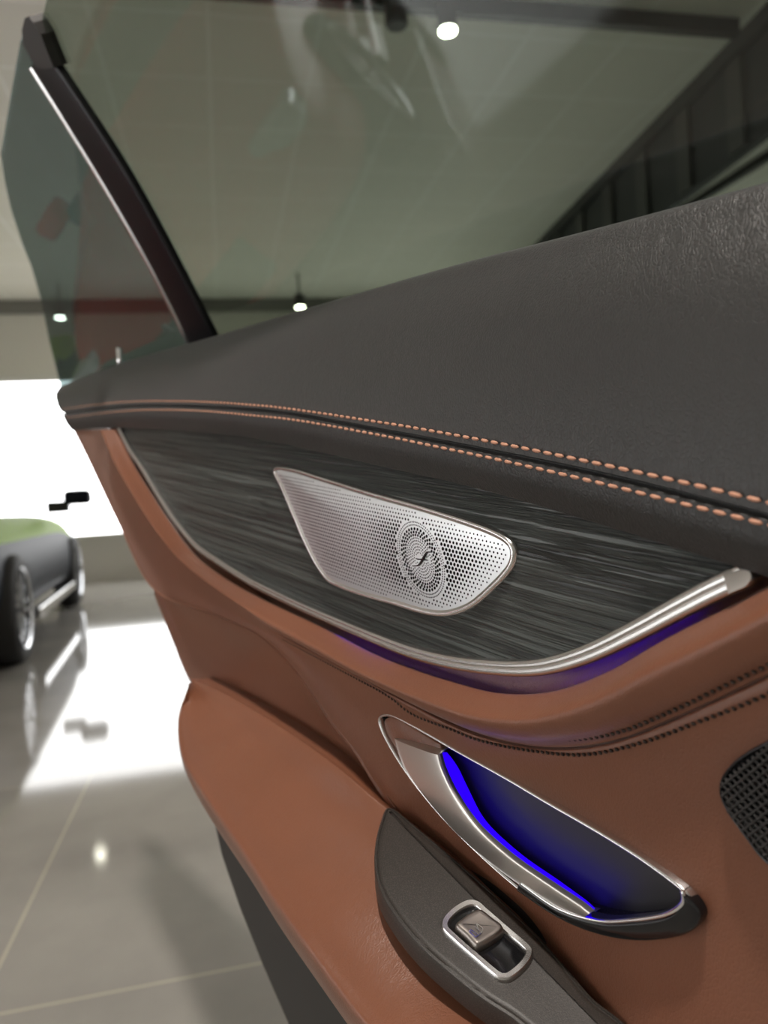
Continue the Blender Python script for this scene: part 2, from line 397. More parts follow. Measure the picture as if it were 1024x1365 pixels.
# ------------------------------------------------------------------ cars of the showroom
M['tyre'] = mat('tyre_rubber', (.02, .02, .02), .7); M['rim'] = mat('rim_alloy', (.65, .66, .68), .2, metal=1)
M['car_glass'] = mat('car_glass', (.02, .025, .028), .04, coat=1); M['lamp_clear'] = mat('headlamp_clear', (.75, .8, .85), .08, metal=.6)
def car(label, cat, paint, mw, wheels=True, open_top=False, upper=None):
    root = bpy.data.objects.new('parked_car', None); COL.objects.link(root); root.matrix_world = mw; tag(root, label, cat)
    # stations: x along the car (nose +x), half width, z sill, z belt, z top, roof half width
    st = [(2.28, .50, .36, .52, .56, .40), (2.15, .78, .24, .60, .66, .66), (1.85, .88, .20, .68, .78, .78), (1.2, .90, .20, .76, .90, .80), (.75, .90, .20, .82, .98, .76),
          (.15, .90, .20, .86, 1.34, .60), (-.6, .90, .20, .88, 1.43, .58), (-1.3, .90, .20, .90, 1.36, .56), (-1.85, .88, .24, .92, 1.08, .62), (-2.2, .78, .32, .88, .98, .60), (-2.3, .60, .45, .80, .84, .50)]
    if open_top: st = [(x, hw, z0, min(zb, .80)-.04, min(zt, .93)-.03, rw if zt < 1 else hw*.80) for x, hw, z0, zb, zt, rw in st]
    V = []; Fc = []; K = 14
    for x, hw, z0, zb, zt, rw in st:
        half = [(0, z0), (hw*.7, z0), (hw*.97, z0+.06), (hw, (z0+zb)/2), (hw*.95, zb), (rw+(hw*.95-rw)*.15, zt-.06*(zt-zb)), (rw*.6, zt), (0, zt+.02)]
        prof = half + [(-a, b) for a, b in reversed(half[1:-1])]
        V += [Vector((x, a, b)) for a, b in prof]; K = len(prof)
    for i in range(len(st)-1):
        for j in range(K): Fc.append((i*K+j, i*K+(j+1) % K, (i+1)*K+(j+1) % K, (i+1)*K+j))
    Fc += [tuple(range(K)), tuple((len(st)-1)*K+j for j in range(K))]
    fm = []
    for f in Fc[:-2]:
        js = {v % K for v in f}; i = min(v//K for v in f)
        gl = (js == {4, 5} or js == {K-4, K-5}) and 4 <= i <= 7 or (i in (4, 7) and js <= {5, 6, 7, 8, 9})
        if open_top: gl = False; hi = js <= {4, 5, 6, 7, 8, 9, 10}
        fm.append(1 if gl else (2 if open_top and hi else 0))
    fm += [0, 0]
    o = link('car_body', V, Fc, paint, root, mats=[paint, M['car_glass'], upper or paint], fm=fm)
    s = o.modifiers.new('sub', 'SUBSURF'); s.levels = 2; s.render_levels = 2
    if wheels:
        for wx in (1.35, -1.42):
            for sy in (1, -1):
                K2 = 36; V = []; Fc = []
                prof = [(.24, -.02), (.30, .0), (.33, -.03), (.335, -.11), (.33, -.19), (.24, -.21)]
                for k in range(K2):
                    a = 2*math.pi*k/K2
                    for r_, yy in prof: V.append(Vector((wx+r_*math.cos(a), sy*(.92+yy), .335+r_*math.sin(a))))
                n = len(prof)
                for k in range(K2):
                    for j in range(n-1): Fc.append((k*n+j, k*n+j+1, ((k+1) % K2)*n+j+1, ((k+1) % K2)*n+j))
                ty = link('tyre', V, Fc, M['tyre'], root)
                V = []; Fc = []
                def bar(a0, a1, r1, r2, y0):
                    b = len(V)
                    for a, r_ in ((a0-.05, r1), (a0+.05, r1), (a1+.09, r2), (a1-.09, r2)):
                        for yy in (y0, y0-.03): V.append(Vector((wx+r_*math.cos(a), sy*(.92+yy), .335+r_*math.sin(a))))
                    Fc.extend([(b, b+2, b+4, b+6), (b+1, b+3, b+5, b+7), (b, b+1, b+3, b+2), (b+2, b+3, b+5, b+4), (b+4, b+5, b+7, b+6), (b+6, b+7, b+1, b)])
                for k in range(7):
                    a = 2*math.pi*k/7; bar(a-.12, a-.2, .03, .24, -.02); bar(a+.12, a+.2, .03, .24, -.02)
                for k in range(K2):
                    b = len(V); a = 2*math.pi*k/K2; a2 = 2*math.pi*(k+1)/K2
                    for aa in (a, a2):
                        for r_, yy in ((.235, -.01), (.25, .0), (.25, -.2)): V.append(Vector((wx+r_*math.cos(aa), sy*(.92+yy), .335+r_*math.sin(aa))))
                    Fc.extend([(b, b+1, b+4, b+3), (b+1, b+2, b+5, b+4)])
                link('rim', V, Fc, M['rim'], ty, smooth=False)
    for sy in (1, -1):
        m = box('door_mirror', (.42, sy*.94 if sy > 0 else -1.16, .96), (.60, 1.16 if sy > 0 else -.94, 1.09), paint, root, bevel=.04)
        m2 = box('mirror_arm', (.47, min(sy*.80, sy*.98), .90), (.56, max(sy*.80, sy*.98), 1.0), M['black_metal'], root, bevel=.01)
        box('headlight', (1.98, min(sy*.56, sy*.80), .57), (2.16, max(sy*.56, sy*.80), .68), M['lamp_clear'], root, bevel=.03)
        box('side_skirt', (-.95, min(sy*.88, sy*.93), .20), (.92, max(sy*.88, sy*.93), .27), M['chrome'], root, bevel=.01)
    box('grille', (2.20, -.34, .36), (2.30, .34, .54), M['gloss_black'], root, bevel=.02)
    return root
def place(x, y, heading):            # heading of the nose, degrees from +Y towards -X
    a = math.pi/2 + heading*D2R
    return Matrix.Translation((x, y, 0)) @ Matrix.Rotation(a, 4, 'Z')
dark_paint = mat('dark_paint', (.012, .015, .022), .5, spec=.08); red_paint = mat('red_paint', (.55, .012, .02), .25, coat=.3); lime_paint = mat('lime_paint', (.22, .36, .02), .6, spec=.15)
mw0 = place(0, 0, 16); wv = Vector((-2.3, 4.5, 0))-(mw0 @ Vector((-1.42, -.85, 0)))
car('dark open-top parked car with lime green upper body and alloy wheels, left of the door', 'car', dark_paint, Matrix.Translation((wv.x, wv.y, 0)) @ mw0, open_top=True, upper=lime_paint)
car('red parked car, mirrored in the tinted door glass', 'car', red_paint, place(-5.0, 2.05, -90) @ Matrix.Scale(1.12, 4))

# ------------------------------------------------------------------ the open car door
door = bpy.data.objects.new('car_door', None); COL.objects.link(door); door.matrix_world = DM
tag(door, 'open rear car door with black and brown leather lining, wood trim and tinted frameless glass', 'car door')
V3 = Vector
def off(pts, x=0, w=0, z=0): return [p+Vector((x, -w, z)) for p in pts]

# black leather shoulder
T = [(84, 514), (160, 485), (287, 448), (400, 414), (512, 381), (612, 352), (712, 325), (812, 300), (892, 277), (1024, 243), (1160, 205)]
Sm = [(84, 551), (165, 542), (250, 541), (338, 546), (400, 553), (500, 571.6), (588, 588), (676, 606), (800, 631), (899, 658), (1024, 688), (1160, 724)]
Bt = [(97, 574), (158, 570.5), (250, 575), (330, 582.5), (367, 589), (502, 620), (588, 638), (740, 680), (780, 692), (899, 729), (990, 758), (1040, 774), (1160, 812)]
nS = 12
Tc = arc_pts(C(T, [-.022]*11), nS); Sc = arc_pts(C(Sm, .010), nS); Bc = arc_pts(C(Bt, .004), nS)
def mix(a, b, f, w=0): return [p.lerp(q, f)+Vector((0, -w, 0)) for p, q in zip(a, b)]
sh = [off(Tc, w=-.045, z=-.03), off(Tc, w=-.020, z=-.004), Tc, mix(Tc, Sc, .12, .006), mix(Tc, Sc, .35, .010), mix(Tc, Sc, .65, .008), mix(Tc, Sc, .88, .004), off(Sc, w=.0005, z=.0011)]
shoulder = loft('upper_leather_panel', sh, M['black_leather'], door, 220, 60)
gr_up = off(Sc, w=.0005, z=.0011); gr_lo = off(Sc, w=.0005, z=-.0011)
loft('seam_groove', [off(Sc, w=.0, z=.0014), off(Sc, w=-.0022, z=.0), off(Sc, w=.0, z=-.0014)], M['black_leather'], shoulder, 200, 8)
lowb = loft('lower_leather_strip', [off(Sc, w=.0005, z=-.0011), mix(Sc, Bc, .12, .0016), mix(Sc, Bc, .5, .003), mix(Sc, Bc, .92, .0015), off(Bc, w=0), off(Bc, w=-.008, z=-.0005)], M['black_leather'], door, 200, 30)
SU = C([(84, 545), (160, 536), (250, 535), (338, 540), (400, 547), (500, 562), (550, 570), (660, 590), (792, 617), (906, 642), (1024, 670), (1160, 704)], .0118)
SL = C([(88, 557), (165, 548), (250, 547), (338, 554), (400, 561), (500, 579), (550, 589), (660, 612), (787, 641), (904, 670), (1024, 700), (1160, 738)], .0112)
stitches('copper_stitching', SU, 150, .00080, M['copper_thread'], shoulder)
stitches('copper_stitching', SL, 150, .00080, M['copper_thread'], lowb)

# wood trim
TO = [(160, 571), (250, 575), (330, 582.5), (367, 589), (502, 620), (588, 638), (740, 680), (780, 692), (899, 729), (992, 759)]
CH = [(161, 571), (176, 600), (190, 621), (228, 682), (262, 725), (295, 749), (330, 771), (350, 782), (400, 806), (450, 828), (500, 849), (550, 868), (600, 881), (650, 888), (700, 890), (740, 885), (790, 869), (850, 840), (900, 813), (950, 787), (996, 766)]
up_c = arc_pts(C(TO, 0), 30); lo_c = arc_pts(C(CH, 0), 30)
mid_c = []
trim = loft('wood_trim_panel', [off(mix(up_c, up_c, 0), w=-.001, z=.004), up_c, mix(up_c, lo_c, .5, .0025), lo_c], M['black_wood'], door, 120, 24)

# satin moulding under the wood, widening to the front
chp = arc_pts(C(CH, .002), 140)
wd = []
for i in range(140):
    f = i/139; wd.append(.40+.08*min(1, f/.6)+(.22*max(0, (f-.6)/.4)))
prof = [(-.0062, -.006), (-.0062, .002), (-.0054, .0040), (-.0036, .0046), (-.0030, .0034), (-.0016, .0034), (-.0010, .0046), (.0006, .0050), (.0012, .0036), (.0028, .0036), (.0034, .0050), (.0054, .0044), (.0062, .002), (.0062, -.006)]
mould = sweep('satin_moulding', chp, prof, M['satin_metal'], door, wd); sharp(mould, 60)
e0 = chp[-1]; d0 = (chp[-1]-chp[-4]).normalized(); s0 = d0.cross(Vector((0, -1, 0))).normalized(); K = 16; hw_ = .0062*.70
ring = [e0+d0*(.0035*math.sin(math.pi*k/K))+s0*(hw_*math.cos(math.pi*k/K)) for k in range(K+1)]
ring = [e0-d0*.006+s0*hw_]+ring+[e0-d0*.006-s0*hw_]
n = len(ring); rc = e0-d0*.002
V = [p+Vector((0, .004, 0)) for p in ring]+[p+Vector((0, -.0034+.4*(p.z-rc.z), 0)) for p in ring]+[p.lerp(rc, .12)+Vector((0, -.0042+.4*(p.z-rc.z), 0)) for p in ring]
Fc = [(i, (i+1) % n, n+(i+1) % n, n+i) for i in range(n)]+[(n+i, n+(i+1) % n, 2*n+(i+1) % n, 2*n+i) for i in range(n)]+[tuple(range(2*n, 3*n))]
sharp(link('moulding_tip', V, Fc, M['satin_metal'], mould), 50)

# speaker grille
GO = [(372, 623), (378, 621), (400, 624), (440, 636), (500, 654), (560, 670), (620, 688), (660, 702), (684, 715), (694, 730), (693, 750), (682, 768), (660, 790), (640, 807), (620, 817), (597, 821.5), (570, 818), (530, 806), (490, 795), (455, 782), (440, 772), (425, 750), (410, 720), (395, 685), (380, 650), (371, 632)]
gw = .0026
base = plate('speaker_grille', GO, 0, M['satin_metal'], door, [(-.0002, -.003), (0, .0018), (.0006, .0040), (.0016, .0046), (.0030, .0040), (.0036, .0034)], n=220, cap=False, seg=10)
outl = closed_pts(C(GO, .0), 220, 10); face = insets(outl, .0036); fpoly = [(p.x, p.z) for p in face]
# face plate: brushed, gently domed
M['grille_face'] = mat('grille_face', (.76, .79, .79), .36, metal=1)
nF = len(face); cen = sum(face, Vector())/nF
V = []; Fc = []; RN = 14
for k in range(RN+1):
    f = k/RN
    for p in face: q = p.lerp(cen, f); V.append(Vector((q.x, -.0034-.0012*(1-(1-f)**2), q.z)))
for k in range(RN):
    for i in range(nF): j = (i+1) % nF; Fc.append((k*nF+i, k*nF+j, (k+1)*nF+j, (k+1)*nF+i))
fp = link('perforated_face', V, Fc, M['grille_face'], base, mats=[M['grille_face'], M['hole_black']])
# perforations: small discs sunk in the face mesh's second material, concentric rings inside a staggered field
gc = P(563.7, 745.2, gw); gv = (P(571.3, 795, gw)-P(557, 695.6, gw))/2; gh = (P(594.7, 751, gw)-P(534.7, 735, gw))/2
def dome(x, z):                      # height of the domed face at a point
    d = Vector((x-cen.x, 0, z-cen.z)); 
    ang = math.atan2(d.z, d.x)
    best = None; n = nF; lo = 1e9
    r = d.length
    # radius of the outline in this direction
    for i in range(0, n):
        a = face[i]-cen; b = face[(i+1) % n]-cen
        c1 = d.x*a.z-d.z*a.x; c2 = d.x*b.z-d.z*b.x
        if c1*c2 <= 0 and (a.x*d.x+a.z*d.z) > 0:
            tt = c1/(c1-c2) if c1 != c2 else 0; q = a.lerp(b, tt); R = math.hypot(q.x, q.z); f = 1-min(1, r/max(R, 1e-6)); return .0034+.0012*(1-(1-f)**2)
    return .0046
HV = []; HF = []
def hole(c, r, K=8):
    b = len(HV); h = dome(c.x, c.z)+.00006
    for k in range(K): HV.append(Vector((c.x+r*math.cos(2*math.pi*k/K), -h, c.z+r*math.sin(2*math.pi*k/K))))
    HF.append(tuple(range(b, b+K)))
Rr = gv.length
lp = [(315, 795), (360, 797), (400, 792), (430, 772), (475, 705), (510, 640), (545, 585), (575, 568), (650, 570)]
lx = [(375, 675), (420, 688), (480, 690), (575, 708)]
def zz(p): return P(525+p[0]/12.41, 690+p[1]/12.41, gw+.002)
lgp = [zz(p) for p in lp]; lgx = [zz(p) for p in lx]
lfine = arc_pts(lgp, 40)+arc_pts(lgx, 20)
def clear(c, r): return min(math.hypot(c.x-q.x, c.z-q.z) for q in lfine) > r
for rr, nn, dr in ((1.0, 84, .0165), (.92, 84, .0165), (.815, 38, .033), (.73, 38, .031), (.65, 38, .029), (.57, 44, .018), (.495, 40, .018), (.415, 34, .017), (.335, 28, .017), (.26, 22, .016), (.18, 15, .016)):
    for k in range(nn):
        a = 2*math.pi*(k+.5*(rr in (.73, .92, .495, .335)))/nn; c = gc+gh*(math.cos(a)*rr)+gv*(math.sin(a)*rr)
        if rr > .6 or clear(c, .0011): hole(c, dr*Rr*1.38)
ra = P(640, 739, gw)-P(600, 729, gw); ra.normalize(); sp = (P(640, 736, gw)-P(635.15, 734.8, gw)).length; rb = Vector((-ra.z, 0, ra.x))
inner = insets(outl, .0050); ipoly = [(p.x, p.z) for p in inner]
a2, b2 = gh.length, gv.length
for i in range(-75, 45):
    for j in range(-40, 40):
        c = gc+ra*(sp*(i+.5*(j % 2)))+rb*(sp*.86*j)
        if not inside((c.x, c.z), ipoly): continue
        d = c-gc; A = d.x; B = d.z; det = gh.x*gv.z-gh.z*gv.x; u_ = (A*gv.z-B*gv.x)/det; v_ = (gh.x*B-gh.z*A)/det
        rr = math.hypot(u_, v_)
        if rr < 1.07: continue
        ed = min(math.hypot(c.x-q[0], c.z-q[1]) for q in ipoly[::3])
        f = min(1, ed/.012); g2 = max(0, 1-(rr-1.1)/1.6)
        hole(c, Rr*(.022+.016*f+.014*g2*f))
me = fp.data
bm = bmesh.new(); bm.from_mesh(me); off_v = [bm.verts.new(v) for v in HV]
for f in HF:
    ff = bm.faces.new([off_v[i] for i in f]); ff.material_index = 1
    ff.normal_update()
    if ff.normal.y > 0: ff.normal_flip()
bm.to_mesh(me); bm.free()
# script f emblem
def stroke(name, pts, r0_, m, parent, n=40, taper=.55):
    ps = arc_pts(pts, n); V = []; Fc = []
    for i, p in enumerate(ps):
        t_ = (ps[min(i+1, n-1)]-ps[max(i-1, 0)]).normalized(); s = t_.cross(Vector((0, -1, 0))).normalized(); f = i/(n-1)
        r = r0_*(1-taper*abs(2*f-1)**1.5)
        for a, b in ((-1, -.0012), (-.8, .0006), (.8, .0006), (1, -.0012)): V.append(p+s*a*r+Vector((0, -b, 0)))
    for i in range(n-1):
        for j in range(3): Fc.append((i*4+j, i*4+j+1, i*4+j+5, i*4+j+4))
    return link(name, V, Fc, m, parent, smooth=False)
emb = [Vector((p.x, -dome(p.x, p.z)-.0004, p.z)) for p in lgp]; emx = [Vector((p.x, -dome(p.x, p.z)-.0003, p.z)) for p in lgx]
em = stroke('script_f_emblem', emb, 0.0006, M['gloss_black'], base); em['label'] = 'small black curved script f emblem'
stroke('emblem_crossbar', emx, 0.00046, M['gloss_black'], em)

# brown leather: ledge under the moulding, down to the stitched seam
chl = arc_pts(C(CH, 0), 24)
GP = [(158, 573), (180, 622), (222, 688), (258, 737), (290, 764), (333, 790), (400, 822), (434, 838), (500, 872), (550, 892), (600, 908), (662, 924), (724, 924), (786, 908), (848, 873), (910, 840), (1014, 788), (1110, 735)]
SE = [(142, 572), (165, 622), (204, 687), (247, 737), (297, 780), (330, 806), (376, 845), (434, 876), (512, 918), (560, 943), (620, 972), (690, 992), (760, 997), (830, 985), (900, 957), (960, 930), (1024, 900), (1140, 845)]
nG = 24
CHx = CH+[(1060, 735), (1110, 712)]
G0 = arc_pts(C(CHx, -.010), nG); G1 = arc_pts(C(GP, -.0085), nG); 
G2 = arc_pts(C(GP, .0035), nG); SEc = arc_pts(C(SE, .010), nG)
ledge = loft('ledge_leather', [G1, mix(G1, G2, .6, 0), G2, mix(G2, SEc, .10, .006), mix(G2, SEc, .35, .014), mix(G2, SEc, .70, .0095), mix(G2, SEc, .93, .002), off(SEc, w=-.001), off(SEc, w=-.014, z=-.003)], M['brown_leather'], door, 220, 60)
# shaded slot with the strip of ambient light
sl = loft('light_slot', [off(G0, w=.006, z=.004), G0, mix(G0, G1, .6, -.001), G1], M['brown_leather'], door, 180, 12)
lsp = arc_pts(C(CHx[9:19], -.0015), 80)
def tube(name, pts, r, m, parent, K=8):
    V = []; Fc = []; n = len(pts)
    for i, p in enumerate(pts):
        t_ = (pts[min(i+1, n-1)]-pts[max(i-1, 0)]).normalized(); s = t_.cross(Vector((0, -1, 0))).normalized(); o = s.cross(t_)
        for k in range(K): V.append(p+s*math.cos(2*math.pi*k/K)*r+o*math.sin(2*math.pi*k/K)*r)
    for i in range(n-1):
        for k in range(K): Fc.append((i*K+k, i*K+(k+1) % K, (i+1)*K+(k+1) % K, (i+1)*K+k))
    Fc += [tuple(range(K)), tuple((n-1)*K+k for k in range(K))]
    return link(name, V, Fc, m, parent)
lt = tube('ambient_light_strip', lsp, .0016, M['blue_glow'], sl); lt['label'] = 'blue glowing ambient light strip'

# lower brown panel
FB = [(99, 574), (118, 612), (160, 700), (205, 785), (300, 825), (350, 850), (400, 902), (440, 962), (480, 1012), (520, 1076), (575, 1130), (639, 1178), (708, 1243), (756, 1296), (800, 1350), (860, 1420), (960, 1500), (1160, 1560)]
pocket = [(507, 957), (520, 951), (538, 958), (575, 978), (613, 1000), (675, 1034), (735, 1069), (795, 1103), (852, 1138), (905, 1176), (925, 1196), (935, 1215), (929, 1232), (905, 1245), (880, 1249), (852, 1250), (825, 1247), (799, 1241), (746, 1220), (693, 1184), (639, 1137), (586, 1083), (544, 1030), (516, 984)]
LW = .006
SB = SE
S_ = arc_pts(C(SB, .0085), 40); E_ = arc_pts(C(FB, [.006]*9+[0, -.004, -.006, -.006, -.004, 0, 0, 0, 0]), 40)
hole_poly = [(p.x, p.z) for p in insets(closed_pts(C(pocket, LW), 120), .0012)]
low = loft('lower_leather_panel', [off(S_, w=-.014, z=.003), off(S_, w=-.002), mix(S_, E_, .02, .0015), mix(S_, E_, .12, .0005), mix(S_, E_, .5, -.001), mix(S_, E_, .85, .0), mix(S_, E_, .97, .0), E_, off(E_, w=-.012)], M['brown_leather'], door, 420, 260, hole=hole_poly)
DS1 = C([(376, 840), (434, 870), (512, 911), (549, 936), (613, 962), (682, 981), (756, 986), (825, 976), (905, 944), (948, 923), (1024, 887), (1140, 832)], .0135)
DS2 = C([(376, 852), (434, 883), (512, 925), (549, 952), (600, 972), (639, 987), (703, 1000), (778, 1006), (852, 991), (932, 962), (1011, 931), (1140, 872)], .0105)
stitches('dark_stitching', DS1, 130, .00075, M['dark_thread'], ledge, .62, .35)
stitches('dark_stitching', DS2, 130, .00075, M['dark_thread'], low, .62, .35)

# concave brown panel behind the armrest
F2 = [(200, 778), (240, 796), (300, 822), (350, 846), (400, 898), (440, 958), (480, 1008), (524, 1078)]
E2 = [(205, 780), (228, 838), (256, 900), (300, 932), (365, 972), (440, 1022), (484, 1056), (530, 1092)]
Fa = arc_pts(C(F2, .003), 20); Eb = arc_pts(C(E2, -.004), 20)
loft('rear_leather_panel', [off(Fa, w=-.004), mix(Fa, Eb, .04, -.001), mix(Fa, Eb, .35, -.004), mix(Fa, Eb, .7, -.003), Eb, off(Eb, z=-.01)], M['brown_leather'], door, 100, 40)

# armrest
A1 = [(258, 905), (300, 925), (362, 962), (440, 1016), (512, 1076), (575, 1120), (639, 1175), (708, 1239), (760, 1300), (840, 1380), (980, 1500)]
B1 = [(250, 922), (238, 960), (242, 1008), (268, 1056), (318, 1130), (356, 1190), (400, 1252), (445, 1314), (485, 1365), (560, 1450), (680, 1580)]
Aw = [.012]*4+[.006, 0, -.003, -.006, -.004, 0, 0]
Bw = [.035, .045, .055, .062, .066, .068, .07, .07, .07, .07, .07]
Aa = C(A1, Aw); Bb = C(B1, Bw)
def lvl(a, b, f, up_=0): return [p.lerp(q, f)+Vector((0, 0, up_)) for p, q in zip(a, b)]
arm = loft('armrest', [off(Aa, w=-.035, z=-.004), off(Aa, w=-.003, z=-.001), off(Aa, w=.002, z=.001), lvl(Aa, Bb, .25, .0), lvl(Aa, Bb, .5, .002), lvl(Aa, Bb, .78, .004), lvl(Aa, Bb, .93, .002), Bb, off(Bb, w=-.004, z=-.016), off(Bb, w=-.016, z=-.034), off(Bb, w=-.06, z=-.06)], M['brown_leather'], door, 160, 70)
# lower door, dark plastic
DL = [(282, 1040), (284, 1085), (296, 1140), (320, 1210), (350, 1285), (385, 1365), (450, 1500), (560, 1700), (1400, 1700), (1400, 1250), (900, 1000), (500, 950)]
base_pts = C(DL, -.005); nD = len(base_pts)
V = base_pts+off(base_pts, w=-.07); Fc = [tuple(range(nD)), tuple(range(nD, 2*nD))]+[(i, (i+1) % nD, nD+(i+1) % nD, nD+i) for i in range(nD)]
lowd = link('lower_door_cover', V, Fc, M['black_plastic'], door, smooth=False)

# switch panel on the armrest
pod_px = [(520, 1078), (507, 1098), (500, 1130), (500, 1162), (508, 1192), (530, 1228), (562, 1266), (600, 1300), (640, 1332), (680, 1358), (740, 1400), (860, 1440), (840, 1375), (790, 1332), (756, 1292), (708, 1239), (639, 1175), (560, 1108)]
def arm_w(x, y):                     # depth of the armrest top under a pixel: plane through three armrest points
    return None
pa = P(505, 1085, .006); pb = P(640, 1178, .0); pc_ = P(470, 1200, .055); pd = P(760, 1292, .0)
o_ = P(560, 1266, .046)
nrm = (P(720, 1245, -.004)-P(530, 1085, .004)).cross(o_-P(530, 1085, .004)).normalized()
if nrm.z < 0: nrm = -nrm
anchor = P(530, 1085, .004)+nrm*.0035
DCAM = DMI @ CPOS
def onpod(x, y, h=0.0):
    d = (DMI.to_3x3() @ ray(x, y)); t_ = ((anchor+nrm*h)-DCAM).dot(nrm)/d.dot(nrm); return DCAM+d*t_
def podplate(name, px, prof, m, parent, n=120, cap=True, smooth=True, seg=12):
    base = closed_pts([onpod(x, y) for x, y in px], n, seg); cc = sum(base, Vector())/n; V = []; Fc = []
    for k, (ins, h) in enumerate(prof):
        for i in range(n):
            a = base[i-1]; b = base[(i+1) % n]; t_ = (b-a).normalized(); s = nrm.cross(t_).normalized()
            V.append((base[i], s, h, ins))
    ar = sum((base[i]-cc).cross(base[(i+1) % n]-cc).dot(nrm) for i in range(n)); sg = 1 if ar > 0 else -1
    V = [p+s*(ins*sg)+nrm*h for p, s, h, ins in V]
    for k in range(1, len(prof)):
        for i in range(n): j = (i+1) % n; Fc.append(((k-1)*n+i, (k-1)*n+j, k*n+j, k*n+i))
    if cap: Fc.append(tuple(range((len(prof)-1)*n, len(prof)*n)))
    return sharp(link(name, V, Fc, m, parent), 45)
pod = podplate('switch_panel', pod_px, [(0, -.012), (0, .0), (.0004, .0010), (.0014, .0014), (.0017, .0008), (.0020, .0008), (.0026, .0014), (.0045, .0018)], M['pod_plastic'], door, 200)
bez_px = [(588, 1240), (589, 1226), (603, 1211), (622, 1201), (637, 1203), (650, 1214), (680, 1240), (706, 1263), (709, 1276), (700, 1291), (684, 1305), (672, 1309), (658, 1304), (630, 1280), (604, 1257)]
bez_px = [(x+1, y+6) for x, y in bez_px]
bez = podplate('switch_bezel', bez_px, [(0, .001), (.0001, .0034), (.0008, .0044), (.0030, .0042), (.0036, .0034), (.0036, .0016)], M['satin_metal'], pod, 120, cap=False)
podplate('switch_well', bez_px, [(.0014, .0021), (.0020, .0022)], M['gloss_black'], bez, 120)
key_px = [(606, 1239), (613, 1230), (628, 1220), (640, 1217), (655, 1228), (668, 1238), (668, 1247), (654, 1258), (640, 1266), (632, 1266), (620, 1253)]
key_px = [(x+1, y+7) for x, y in key_px]
key = podplate('window_switch', key_px, [(-.0002, .0022), (.0, .0048), (.0006, .0062), (.0016, .0068), (.003, .0066)], M['switch_metal'], pod, 100)
key['label'] = 'grey metallic window switch key'
def inkz(pts, h, r, nm='switch_icon'):
    ps = [onpod(561+x/4.65, 1187+y/4.65, h) for x, y in pts]; V = []; Fc = []
    for a, b in zip(ps, ps[1:]):
        t_ = (b-a).normalized(); s = nrm.cross(t_).normalized()*r; q = len(V)
        V += [a+s, a-s, b-s, b+s, a+s+nrm*.0002, a-s+nrm*.0002, b-s+nrm*.0002, b+s+nrm*.0002]
        Fc += [(q+4, q+5, q+6, q+7), (q, q+1, q+5, q+4), (q+2, q+3, q+7, q+6), (q+1, q+2, q+6, q+5), (q, q+3, q+7, q+4)]
    return V, Fc
V = []; Fc = []
for pl in ([(300, 255), (340, 292), (378, 262), (385, 235), (345, 205), (362, 255)], [(300, 255), (312, 245), (352, 275)], [(335, 222), (362, 250)]):
    v_, f_ = inkz(pl, .0069, .00022); Fc += [tuple(i+len(V) for i in f) for f in f_]; V += v_
link('switch_icon', V, Fc, M['chrome'], key, smooth=False)

# pull pocket with chrome rim, dark cup and metal handle
rim = plate('pull_pocket_rim', pocket, LW, M['chrome'], door, [(-.0004, -.004), (-.0002, .0010), (.0004, .0018), (.0009, .0018), (.0014, .0008), (.0018, -.002)], n=240, cap=False)
rb_px = closed_pts(C(pocket, LW), 240)
# cup: nested loops sinking into the door
V = []; Fc = []; n = 240; ring0 = insets(rb_px, .0018); cc = sum(ring0, Vector())/n
for f, d_ in ((0, .001), (.04, .006), (.12, .016), (.25, .024), (.45, .029), (.7, .031), (.97, .031)):
    for p in ring0: q = p.lerp(cc, f); V.append(Vector((q.x, q.y+d_, q.z)))
for k in range(6):
    for i in range(n): j = (i+1) % n; Fc.append((k*n+i, k*n+j, (k+1)*n+j, (k+1)*n+i))
Fc.append(tuple(range(6*n, 7*n)))
cup = link('pull_cup', V, Fc, M['cup_black'], rim)
land_px = [(513, 962), (522, 956), (540, 963), (575, 984), (590, 994), (583, 1008), (584, 1030), (612, 1086), (676, 1148), (752, 1204), (764, 1220), (746, 1214), (693, 1178), (640, 1130), (588, 1077), (548, 1026), (520, 984)]
plate('pocket_land', land_px, LW, M['brown_leather'], rim, [(0, -.003), (.0002, .0002), (.0008, .0006)], n=160)
# glossy black crescent at the rim's front lower end
# brown land between rim and handle at the upper end
hand_px = [(528, 985), (535, 982), (560, 993), (584, 1006), (589, 1022), (600, 1048), (620, 1082), (650, 1116), (693, 1150), (746, 1187), (783, 1211), (789, 1219), (780, 1222), (752, 1214), (718, 1194), (680, 1166), (640, 1130), (600, 1093), (566, 1052), (538, 1012)]
ho = [(528, 985), (539, 1020), (564, 1058), (600, 1100), (640, 1138), (690, 1176), (744, 1211), (781, 1223)]
hi_ = [(584, 1006), (589, 1024), (605, 1058), (634, 1100), (680, 1142), (733, 1179), (772, 1205), (787, 1217)]
Ho = arc_pts(C(ho, LW+.001), 20); Hi = arc_pts(C(hi_, LW+.006), 20)
hand = loft('pull_handle', [off(Ho, w=-.010), off(Ho, w=-.001), off(Ho, w=.0006), mix(Ho, Hi, .3, .0014), mix(Ho, Hi, .7, .0014), mix(Ho, Hi, .96, .0006), off(Hi, w=-.0006), off(Hi, w=-.003)], M['handle_metal'], door, 120, 40)
hand['label'] = 'satin silver pull handle blade'
